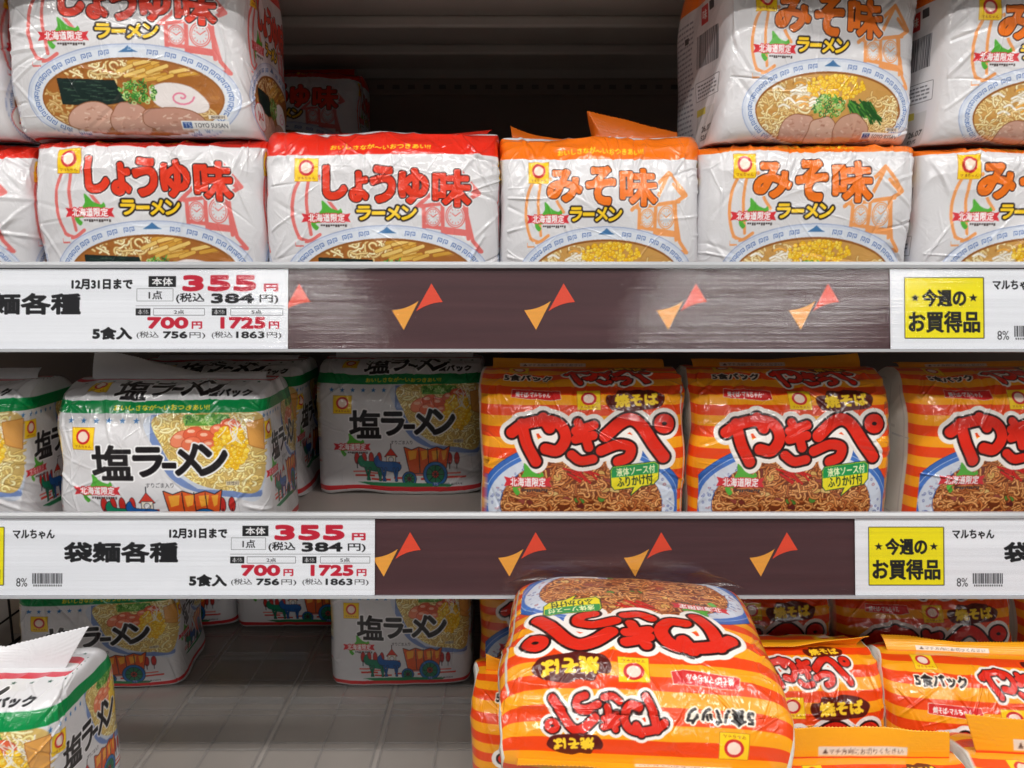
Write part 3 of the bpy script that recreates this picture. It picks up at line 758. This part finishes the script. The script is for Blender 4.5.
    ink = sample(art['img'], np.broadcast_to(sa, (nt, n_s)), T).reshape(-1, 3)
    ridge = P[-1, :ns[0]]                                     # where the seal starts
    return np_mesh('bag', P.reshape(-1, 3) * .001, F, [M['film']], ink), ridge

def seal_mesh(img, ridge, seed, keys, thick=.5, art0=0., res=.8):
    """crimped seal strip standing on the ridge. keys: (0..1 across, height, lean deg from upright, + = forward)"""
    a, ppm = img; Hc = a.shape[0] / ppm
    L = ridge[-1, 0] - ridge[0, 0]; n = int(L / res); fx = np.linspace(0, 1, n)
    kx = [k[0] for k in keys]; hh = np.interp(fx, kx, [k[1] for k in keys]); ln = np.radians(np.interp(fx, kx, [k[2] for k in keys]))
    dx = np.interp(fx, kx, [k[3] if len(k) > 3 else 0 for k in keys])
    rx = np.interp(fx, np.linspace(0, 1, len(ridge)), ridge[:, 0]); ry = np.interp(fx, np.linspace(0, 1, len(ridge)), ridge[:, 1]); rz = np.interp(fx, np.linspace(0, 1, len(ridge)), ridge[:, 2])
    nh = 24; v = np.linspace(0, 1, nh)
    zig = .9 * (np.abs((fx * L / 2.6) % 1 - .5) * 2 - .5)
    P = np.empty((2, nh, n, 3)); H = hh[None] * v[:, None] + zig[None] * (v[:, None] > .97)
    bend = ln[None] * (.35 + .65 * v[:, None])
    wav = 1.8 * (vnoise(fx * L / 24, fx * 0, seed) - .5) * 2
    base = np.stack([np.broadcast_to(rx + 0 * v[:, None], (nh, n)) + dx * v[:, None], ry - H * np.sin(bend) + wav * v[:, None], rz - 1.2 + H * np.cos(bend)], -1)
    crimp = .22 * np.sin(H * 2 * np.pi / 2.0) * (v[:, None] > .3)
    nor = np.stack([np.zeros_like(bend), -np.cos(bend), -np.sin(bend)], -1)
    P[0] = base + nor * (thick / 2 + crimp)[..., None]; P[1] = base + nor * (-thick / 2 + crimp)[..., None]
    ink = np.empty((2, nh, n, 3)); X = np.broadcast_to(art0 + fx * L, (nh, n)); Y = np.clip(Hc - 1 - H * (Hc - 2) / max(hh.max(), 1), 0, Hc)
    ink[:] = sample(img, X, Y)
    i, j = np.meshgrid(np.arange(nh - 1), np.arange(n - 1), indexing='ij'); k = i * n + j
    q = np.stack([k, k + 1, k + n + 1, k + n], -1).reshape(-1, 4); o = nh * n
    F = [q, q[:, ::-1] + o]
    t = (nh - 1) * n + np.arange(n - 1); F.append(np.stack([t, t + 1, t + 1 + o, t + o], -1))
    b = np.arange(n - 1); F.append(np.stack([b + 1, b, b + o, b + 1 + o], -1))
    l = np.arange(nh - 1) * n; F.append(np.stack([l, l + n, l + n + o, l + o], -1)); r = l + n - 1; F.append(np.stack([r + n, r, r + o, r + n + o], -1))
    return np_mesh('seal', P.reshape(-1, 3) * .001, np.concatenate(F), [M['fin']], ink.reshape(-1, 3))

ART = {}
for k, f in (('shoyu', lambda: art_white('shoyu')), ('miso', lambda: art_white('miso')), ('shio', art_shio), ('yaki', art_yaki)): ART[k] = f()
FIN = art_fins()

# seal shapes
BACK = [(0, 12, -70), (1, 12, -70)]
UP = [(0, 13, -25), (.5, 14, -32), (1, 13, -22)]
def pack(kind, label, group, loc, rot=(0, 0, 0), seed=1, seal=BACK, **kw):
    names = dict(shoyu='ramen_pack', miso='ramen_pack', shio='ramen_pack', yaki='fried_noodle_pack')
    r = empty(names[kind], loc, rot); tag(r, label, 'noodle pack', group)
    me, ridge = bag_mesh(ART[kind], seed, **kw)
    link(bpy.data.objects.new('bag', me), r)
    if seal: link(bpy.data.objects.new('crimped_seal', seal_mesh(FIN[kind], ridge, seed, seal)), r)
    return r

def boxes_mesh(bxs, mats, bev=0):
    """list of (x0,y0,z0,x1,y1,z1[,mat]) or 8-corner arrays as one mesh"""
    V, F, mi = [], [], []
    for b in bxs:
        x0, y0, z0, x1, y1, z1 = b[:6]; o = len(V)
        V += [(x0, y0, z0), (x1, y0, z0), (x1, y1, z0), (x0, y1, z0), (x0, y0, z1), (x1, y0, z1), (x1, y1, z1), (x0, y1, z1)]
        for f in ((0, 3, 2, 1), (4, 5, 6, 7), (0, 1, 5, 4), (1, 2, 6, 5), (2, 3, 7, 6), (3, 0, 4, 7)): F.append([o + i for i in f]); mi.append(b[6] if len(b) > 6 else 0)
    return np_mesh('boxes', V, F, mats, smooth=False, midx=mi)
def add(name, me, parent=None, loc=(0, 0, 0), rot=(0, 0, 0), bev=0):
    o = bpy.data.objects.new(name, me); o.location = loc; o.rotation_euler = rot; link(o, parent)
    if bev:
        b = o.modifiers.new('bevel', 'BEVEL'); b.width = bev; b.segments = 2; b.limit_method = 'ANGLE'
    return o
def extrude(prof, x0, x1, mats, mi=0):
    """closed (y,z) profile swept along x"""
    n = len(prof); V = [(x0, y, z) for y, z in prof] + [(x1, y, z) for y, z in prof]
    bm_faces = [[i, n + i, n + (i + 1) % n, (i + 1) % n] for i in range(n)]
    me = bpy.data.meshes.new('profile'); me.from_pydata(V, [], bm_faces + [list(range(n)), list(range(2 * n - 1, n - 1, -1))])
    for m in mats: me.materials.append(m)
    import bmesh
    bm = bmesh.new(); bm.from_mesh(me); bmesh.ops.recalc_face_normals(bm, faces=bm.faces); bm.to_mesh(me); bm.free()
    return me

# ------------------------------------------------------------------ camera
cam = bpy.data.cameras.new('camera'); cam.sensor_width = 36; cam.lens = 770 / 1024 * 36; cam.clip_start = .02
co = bpy.data.objects.new('camera', cam); co.location = (0, 0, CZ); co.rotation_euler = (math.radians(90 - 9), 0, 0); link(co); SC.camera = co

# ------------------------------------------------------------------ gondola
Z1, Z2, Z3 = CZ - .045, CZ - .259, CZ - .509
Zt = CZ + .274
XL, XR, YB = -.95, .95, 1.16
tag(add('floor', boxes_mesh([(-4, -6, -.05, 4, 2, 0)], [M['floor']])), kind='structure')
wb = [(XL, YB, 0, XR, YB + .02, CZ + .55)]
tag(add('wall_back', boxes_mesh(wb, [M['wall']])), kind='structure')
# pressed slot strip and ledge of the back panel
sl = [(XL, YB - .012, Z1 + .280, XR, YB - .0005, Z1 + .303)] + [(XL, YB - .02, Z1 + .318, XR, YB - .0005, Z1 + .336)]
tag(add('trim_1', boxes_mesh(sl, [M['wall']]), bev=.002), kind='structure')
sb = [(XL + .01 + i * .022, YB - .0125, Z1 + .288, XL + .020 + i * .022, YB - .0118, Z1 + .294) for i in range(85)]  # thin plates on the strip, coloured as the shade of open slots
tag(add('trim_2', boxes_mesh(sb, [M['slot']])), kind='structure')

def shelf(z, y0, label, lip=.026):
    r = empty('gondola_shelf', (0, y0, z)); tag(r, label, 'shelf')
    d = YB - y0 - .004
    add('shelf_board', boxes_mesh([(XL, 0, -.003, XR, d, 0), (XL, 0, -lip, XR, .004, -.003), (XL, d - .004, -.028, XR, d, -.003)], [M['shelf']]), r)
    for i in range(3): add('stiffener', boxes_mesh([(XL, d * (.3 + .22 * i), -.016, XR, d * (.3 + .22 * i) + .05, -.0031)], [M['shelf']]), r, bev=.003)
    return r
shelf(Zt, .64, 'top empty-looking shelf seen only from below as ribbed brown underside', .055)  # front lip, out of view, made deeper to keep light off the back
shelf(Z1, .655, 'metal shelf carrying the white soy-sauce and miso ramen packs')
shelf(Z2, .655, 'metal shelf carrying the green-banded salt ramen and striped fried noodle packs')
shelf(Z3, .36, 'low deep metal shelf under the clear plastic trays')

def mark(px):
    """printed pair of curved triangles in the rail plane (x, z) mm"""
    def arc(a, b, bul, n=8):
        a, b = np.array(a), np.array(b); m = (a + b) / 2; d = b - a; nn = np.array([-d[1], d[0]]); c = m + nn * bul
        t = np.linspace(0, 1, n)[:, None]; return list((1 - t) ** 2 * a + 2 * t * (1 - t) * c + t * t * b)
    o = arc((-23, -1), (4, 8), -.14) + [np.array((-11, -20))]
    r = [np.array((17, 25))] + arc((28.5, 7), (1.5, -2), -.14)
    return [(o, 2), (r, 1)]

TILT = math.radians(10)
def rail(zt, label, x0, h=.0722):
    """price rail on the shelf edge: maroon back with printed marks, clear front cover, glossy top lip. origin at its top front edge"""
    r = empty('price_rail', (0, .64, zt), (-TILT, 0, 0)); tag(r, label, 'price rail')
    b = extrude([(.002, -h), (.002, 0), (.0045, 0), (.0045, -h)], XL, XR, [M['maroon'], M['mark_red'], M['mark_orange']])
    V, F, mi = [], [], []
    import bmesh
    bm = bmesh.new(); bm.from_mesh(b)
    for i in range(-8, 9):
        xm = x0 + i * .1088
        for pts, m in mark(0):
            f = bm.faces.new([bm.verts.new((xm + p[0] * .001 * .81, .0017, -h / 2 - .002 + p[1] * .001 * .85)) for p in pts]); f.material_index = m
    bm.normal_update()
    for f in bm.faces:
        if f.material_index and f.normal.y > 0: f.normal_flip()
    bmesh.ops.triangulate(bm, faces=[f for f in bm.faces if f.material_index])
    bm.to_mesh(b); bm.free()
    tag(add('rail_back', b, r), 'maroon strip printed with orange and red triangle pairs')
    tag(add('clear_cover', extrude([(-.0012, -h), (-.0012, -.0045), (-.0006, -.0045), (-.0006, -h)], XL, XR, [M['cover']]), r), 'clear glossy front cover')
    add('top_lip', extrude([(-.0016, -.0045), (-.0022, -.002), (-.0012, .0006), (.003, .001), (.006, -.001), (.006, -.004), (.0028, -.0045)], XL, XR, [M['lip']]), r)
    add('bottom_lip', extrude([(-.0018, -h - .0012), (-.0018, -h + .0012), (.0028, -h + .0012), (.006, -h), (.006, -h - .0012)], XL, XR, [M['lip']]), r)
    return r
RZ1, RZ2 = CZ - .0005, CZ - .2143
rail(RZ1, 'maroon price rail under the white soy-sauce and miso packs', .1375)
rail(RZ2, 'maroon price rail under the salt ramen and striped fried noodle packs', .1155)

tg = art_tag()
def tag_mesh():
    u = .000867; uz = .00082; a, ppm = tg; W, H = 458 * u, 80 * uz; nx, nz = 1000, 176
    x, z = np.meshgrid(np.linspace(0, W, nx), np.linspace(0, -H, nz)); V = np.stack([x, 0 * x, z], -1).reshape(-1, 3)
    ink = sample(tg, x / u, -z / uz).reshape(-1, 3)
    i, j = np.meshgrid(np.arange(nz - 1), np.arange(nx - 1), indexing='ij'); k = i * nx + j
    F = np.stack([k, k + nx, k + nx + 1, k + 1], -1).reshape(-1, 4)
    o = len(V); c = [0, nx - 1, nz * nx - 1, (nz - 1) * nx]
    V = np.concatenate([V, V[c] + (0, .0004, 0)]); ink = np.concatenate([ink, np.full((4, 3), 238.)])
    return np_mesh('card', V, np.concatenate([F, [[o, o + 1, o + 2, o + 3]]]), [M['card']], ink, smooth=False)
TAGM = tag_mesh()
def price_tag(x, rz, label):
    ct, st = math.cos(TILT), math.sin(TILT)
    dy, dz = .0002, -.0048
    o = add('price_tag', TAGM, None, (x, .64 + dy * ct + dz * st * -1 * -1, rz + dz * ct), (-TILT, 0, 0))
    o.location = Vector((x, .64, rz)) + Euler((-TILT, 0, 0)).to_matrix() @ Vector((0, .0003, -.0052))
    return tag(o, label, 'price tag', 'price tags in the shelf rails')
price_tag(-.5810, RZ1, 'white price card under the white soy-sauce packs')
price_tag(.3105, RZ1, 'white price card with yellow box under the orange-topped miso packs')
price_tag(-.5157, RZ2, 'white price card under the green-banded salt ramen packs')
price_tag(.2965, RZ2, 'white price card with yellow box under the striped fried noodle packs')

# ------------------------------------------------------------------ packs
GS, GM, GH, GY = 'white soy-sauce ramen packs', 'white miso ramen packs', 'green-banded salt ramen packs', 'orange striped fried noodle packs'
FR = .668                                                # front face of the front rows
def at(x, z, yf, D=.12): return (x, yf + D / 2, z)
F = 'white soy-sauce ramen pack '
# top shelf, lower layer
pack('shoyu', F + 'at the far left of the lower layer, cut off', GS, at(-.512, Z1, FR), seed=21, W=200, H=148, res=.9)
pack('shoyu', F + 'lying under another one, left of the red-topped pack', GS, at(-.311, Z1, FR), seed=22, W=198, H=148, res=.6, top=7)
pack('shoyu', F + 'with red top band bare, next to the orange-topped miso pack', GS, at(-.1115, Z1, FR), seed=23, W=201, H=158, vtop=12.5, res=.55, top=3.4, side='b', seal=[(0, 9, -60), (.8, 10, -70), (.9, 12, -60, 3), (1, 13, -50, 6)])
G = 'white miso ramen pack '
pack('miso', G + 'with its orange seal flap standing up at the corner', GM, at(.0755, Z1, FR), seed=31, W=172, H=154, vtop=9, res=.55, top=3, side='l',
     seal=[(0, 18, -30, -2), (.12, 13, -50), (.3, 9, -70), (.5, 9, -70), (.56, 30, -14, -16), (.75, 22, -20, -6), (1, 12, -40, 2)])
pack('miso', G + 'lying under the pack that shows its bar code side', GM, at(.2525, Z1, FR), seed=32, W=185, H=143, res=.6, top=7)
pack('miso', G + 'at the far right of the lower layer, cut off', GM, at(.4425, Z1, FR), seed=33, W=190, H=142, res=.7, top=7, side='l')
# upper layer
ZU = Z1 + .149
pack('shoyu', F + 'at the far left of the upper layer, only an edge showing', GS, at(-.522, ZU, FR), seed=24, W=196, vtop=6, vbot=6, res=.9)
pack('shoyu', F + 'stacked on top, showing its whole bowl of noodles', GS, at(-.316, ZU, FR - .004), seed=25, W=202, D=126, H=148, vtop=10, vbot=4, res=.5, side='r')
pack('miso', G + 'stacked on top, turned to show its bar code side', GM, at(.2515, ZU - .004, FR, .134), rot=(0, 0, math.radians(8)), seed=34, W=176, D=128, H=148, vtop=16, vbot=7, res=.5, side='l')
pack('miso', G + 'stacked on top at the far right, cut off', GM, at(.4405, ZU - .005, FR), rot=(0, 0, math.radians(4)), seed=35, W=186, H=148, vtop=24, vbot=12, res=.55, side='l')
pack('shoyu', F + 'standing deep in the dark at the back', GS, (-.297, 1.08, ZU), seed=26, res=1.0, H=140, seal=UP)
pack('shoyu', F + 'hidden at the back under the one standing in the dark', GS, (-.297, 1.08, Z1), seed=27, res=2.5, H=147, top=6)
# middle shelf
S = 'green-banded salt ramen pack '
HS = 150
pack('shio', S + 'at the far left of the middle shelf, cut off', GH, at(-.531, Z2, FR), seed=41, W=183, H=HS, res=.7, side='r', seal=[(0, 13, -50), (1, 13, -40)], slump=3)
pack('shio', S + 'at the front of the middle shelf, its side also showing', GH, at(-.317, Z2, FR), seed=42, W=190, H=HS, res=.5, side='r', slump=2, seal=[(0, 30, -20), (.25, 24, -40), (.6, 12, -70), (1, 12, -60)])
pack('shio', S + 'alone between the front salt pack and the striped packs', GH, at(-.125, Z2, .832), seed=43, W=184, H=HS, res=.6, seal=[(0, 14, -40), (1, 16, -50)])
pack('shio', S + 'mostly hidden behind the front one on the middle shelf', GH, at(-.322, Z2, .806), seed=44, W=183, H=HS, res=.8, side='r')
Y = 'orange striped noodle pack '
HY = 160
pack('yaki', Y + 'on the middle shelf beside the salt ramen', GY, at(.0635, Z2, FR), seed=51, W=187, res=.5, top=2.6, vtop=-10, slump=2, seal=[(0, 12, -40), (.5, 14, -60), (1, 12, -50)])
pack('yaki', Y + 'second on the middle shelf, its front wholly in view', GY, at(.252, Z2, FR), seed=52, W=183, res=.5, top=2.6, vtop=-10, side='l', slump=2, seal=[(0, 12, -50), (.5, 14, -60), (1, 16, -30)])
pack('yaki', Y + 'on the middle shelf, far right, its pale side showing', GY, at(.450, Z2, FR + .01), rot=(0, 0, math.radians(4)), seed=53, W=184, res=.6, top=2.4, vtop=-10, side='l', slump=4)
# low shelf, salt ramen
pack('shio', S + 'nearest at the bottom left, crimped seal standing up', GH, (-.424, .547, CZ - .4485), seed=45, W=190, D=106, H=142, res=.5, side='r', top=4.2,
     seal=[(0, 17, -30), (.62, 18, -32), (.7, 16, -26), (1, 34, -4, 20)])
pack('shio', S + 'lying flat under the nearest one', GH, (-.43, .62, Z3 + .029), rot=(math.radians(-90), 0, math.radians(180)), seed=46, W=181, D=54, H=140, res=2.5, bulge=0, lumpy=.5)
pack('shio', S + 'behind the nearest one, turned a little', GH, at(-.496, Z3 + .003, .850), rot=(math.radians(2), 0, math.radians(6)), seed=47, W=182, H=132, res=.6, side='r')
pack('shio', S + 'standing alone on the clear trays', GH, at(-.1345, Z3 + .003, .856), seed=48, W=168, H=142, res=.6)
pack('shio', S + 'far back on the trays, half hidden by the price card', GH, at(-.294, Z3 + .003, 1.005), seed=49, W=180, H=142, res=.8)
pack('shio', S + 'far back on the low shelf, only a white corner showing', GH, at(-.478, Z3 + .003, 1.008), seed=50, W=180, H=142, res=1, side='r')
# low shelf, fried noodles
pack('yaki', Y + 'upright at the back beside the salt pack on the trays', GY, at(.055, Z3 + .003, .84), seed=54, W=186, res=.9, side='l')
pack('yaki', Y + 'under the back end of the upside-down one', GY, at(.052, Z3 + .003, .597), seed=55, W=174, H=136, res=.6, side='l', top=2.6, seal=[(0, 18, 0), (.3, 10, 60), (1, 8, 70)])
fl = pack('yaki', Y + 'lying face up and upside down on the others, nearest', GY, (.0965, .613, CZ - .3165), rot=(math.radians(-92), 0, math.radians(180 - 4)), seed=56, W=194, D=116, H=158, vtop=-5, res=.45, side='b', top=2.05, bulge=5, m=6,
          seal=[(0, 13, 20), (1, 13, 20)])
pack('yaki', Y + 'upright at right, its folded seal crossing the top face', GY, at(.236, Z3 + .003, .604), seed=57, W=182, res=.55, top=2.3, side='r', slump=4, seal=[(0, 17, 60), (.2, 15, 70), (.6, 16, 64), (1, 18, 35, 6)])
pack('yaki', Y + 'upright at far right, wide yellow seal behind its top', GY, at(.420, Z3 + .003, .587), rot=(0, 0, math.radians(-5)), seed=58, W=186, res=.55, top=2.2, side='l', slump=5, seal=[(0, 15, -40, -3), (.4, 13, -58), (1, 15, -52)])
pack('yaki', Y + 'in the front row right of the upside-down one, seal up', GY, at(.250, Z3 + .003, .436), seed=59, W=136, res=.6, top=2.6, seal=[(0, 22, -4), (.5, 23, -12), (1, 20, -10)])
pack('yaki', Y + 'in the front row at the bottom right corner, seal up', GY, at(.413, Z3 + .003, .437), rot=(0, 0, math.radians(-4)), seed=60, W=186, res=.6, top=2.6, seal=[(0, 30, -4, -10), (.12, 27, -6, -3), (.5, 24, -12), (1, 22, -10)])
pack('yaki', Y + 'in the shaded back row, next to the upside-down one', GY, at(.253, Z3 + .003, .772), seed=61, W=186, res=.7, top=2.4, vtop=-8, slump=4)
pack('yaki', Y + 'in the shaded back row, under the yellow-boxed card', GY, at(.4455, Z3 + .003, .768), seed=62, W=192, res=.7, top=2.3, vtop=-8, slump=4, side='r')
pack('yaki', Y + 'in the shaded back row at the far right edge', GY, at(.642, Z3 + .003, .768), seed=63, W=184, res=.9, top=2.4, side='l')

# clear film margin of the upside-down pack
def film_margin():
    n, k = 60, 10; V = []
    for i in range(n):
        f = i / (n - 1); x = -.096 + .192 * f; e = min(1, min(f, 1 - f) * 5)
        for j in range(k):
            g = j / (k - 1)
            V.append((x * (1 + .03 * g), -.047 - (.016 * e + .002 * math.sin(f * 15)) * g, .0005 - .004 * math.sin(g * 3) - .003 * math.sin(f * 23) * g))
    V = np.array(V); F = [[i * k + j, (i + 1) * k + j, (i + 1) * k + j + 1, i * k + j + 1] for i in range(n - 1) for j in range(k - 1)]
    o = len(V); V = np.concatenate([V, V + (0, .0000, .0003)]); F = F + [[q + o for q in f[::-1]] for f in F]
    return np_mesh('film', V, F, [M['clearfilm']])
tag(add('film_margin', film_margin(), fl), 'clear film edge')

# ------------------------------------------------------------------ clear trays on the low shelf
def tray(x0, label, bars, w=.118, y0=.40, y1=1.14):
    r = empty('display_tray', (x0, 0, Z3)); tag(r, label, 'display tray', 'clear plastic trays on the low shelf')
    add('tray_base', boxes_mesh([(.001, y0, .0003, w - .001, y1, .0012)], [M['tray']]), r)
    for x in (.0015, w * .5, w - .0035): add('long_rib', boxes_mesh([(x, y0, .0013, x + .002, y1, .0026)], [M['tray_rib']]), r)
    ys = np.arange(y0 + .03, y1, .062)
    for i, y in enumerate(ys): add('cross_rib', boxes_mesh([(.004, y, .0013, w - .004, y + .0015, .0024), (.004, y + .012, .0013, w - .004, y + .0132, .0022)], [M['tray_rib']]), r)
    for y in bars: add('cross_bar', boxes_mesh([(.003, y, .0013, w - .003, y + .003, .009)], [M['tray_rib']]), r)
    return r
for i, (x, s) in enumerate(((-.62, 'under the nearest salt pack'), (-.50, 'along the turned salt pack'), (-.38, 'in the gap right of the turned salt pack'), (-.26, 'in the middle of the empty gap'), (-.14, 'ending at the salt pack standing alone'))):
    tray(x, 'clear ribbed plastic tray ' + s, ((), (), (.826, .93), (.826,), (.826,))[i])

# wire divider at the left end of the low shelf
r = empty('wire_divider', (-.672, .72, Z3)); tag(r, 'dark wire divider behind the nearest salt pack at the left edge', 'wire divider')
def tube(p, q, rad, n=8):
    p, q = Vector(p), Vector(q); d = (q - p).normalized(); u = d.orthogonal().normalized(); v = d.cross(u)
    V = [tuple(c + (u * math.cos(2 * math.pi * i / n) + v * math.sin(2 * math.pi * i / n)) * rad) for c in (p, q) for i in range(n)]
    return V, [[i, (i + 1) % n, n + (i + 1) % n, n + i] for i in range(n)]
def wires(lst, rad):
    V, F = [], []
    for p, q in lst:
        a, b = tube(p, q, rad); o = len(V); V += a; F += [[o + i for i in f] for f in b]
    return np_mesh('wires', V, F, [M['wire']])
add('wire_frame', wires([((0, -.2, .002), (0, -.2, .2)), ((0, -.2, .2), (0, .4, .2)), ((0, .4, .2), (0, .4, .002)), ((0, -.2, .002), (0, .4, .002))], .0025), r)
add('wire_grid', wires([((0, -.2 + .05 * i, .002), (0, -.2 + .05 * i, .2)) for i in range(1, 12)] + [((0, -.2, .04 * i), (0, .4, .04 * i)) for i in range(1, 5)], .0015), r)
o = add('divider_strip', boxes_mesh([(-.695, 1.0, Z3 + .0005, -.675, 1.004, Z3 + .22)], [M['beige']])); tag(o, 'beige upright strip behind the wire divider at the left edge', 'strip')

# ------------------------------------------------------------------ light
w = bpy.data.worlds.new('store'); SC.world = w; w.use_nodes = True
bg = w.node_tree.nodes['Background']; bg.inputs[0].default_value = (.86, .89, .95, 1); bg.inputs[1].default_value = .08
def lamp(name, loc, sx, sy, power, rot=(0, 0, 0), col=(1, .97, .93)):
    l = bpy.data.lights.new(name, 'AREA'); l.shape = 'RECTANGLE'; l.size, l.size_y, l.energy, l.color = sx, sy, power, col
    o = bpy.data.objects.new(name, l); o.location = loc; o.rotation_euler = rot; link(o); return o
for x in (-2.6, 2.6): lamp('ceiling_light', (x, .1, 2.75), .16, 2.4, 16)
for i, y in enumerate((-.35, -1.3)):
    for x in (-1.7, -.2, 1.3): lamp('ceiling_light', (x, y, 2.75), 1.25, .16, 15.5 if i == 0 else 21)
for y in (-3.5, -3.95, -4.4, -4.9, -5.5): lamp('ceiling_light', (1.95, y, 2.75), 1.9, .2, 11); lamp('ceiling_light', (-1.5, y, 2.75), .8, .2, 4)

SC.view_settings.view_transform = 'Standard'; SC.view_settings.look = 'None'; SC.view_settings.gamma = 1; SC.view_settings.use_curve_mapping = False
SC.view_settings.exposure = -.1
SC.cycles.use_denoising = True
SC.cycles.max_bounces = 8; SC.cycles.transparent_max_bounces = 16
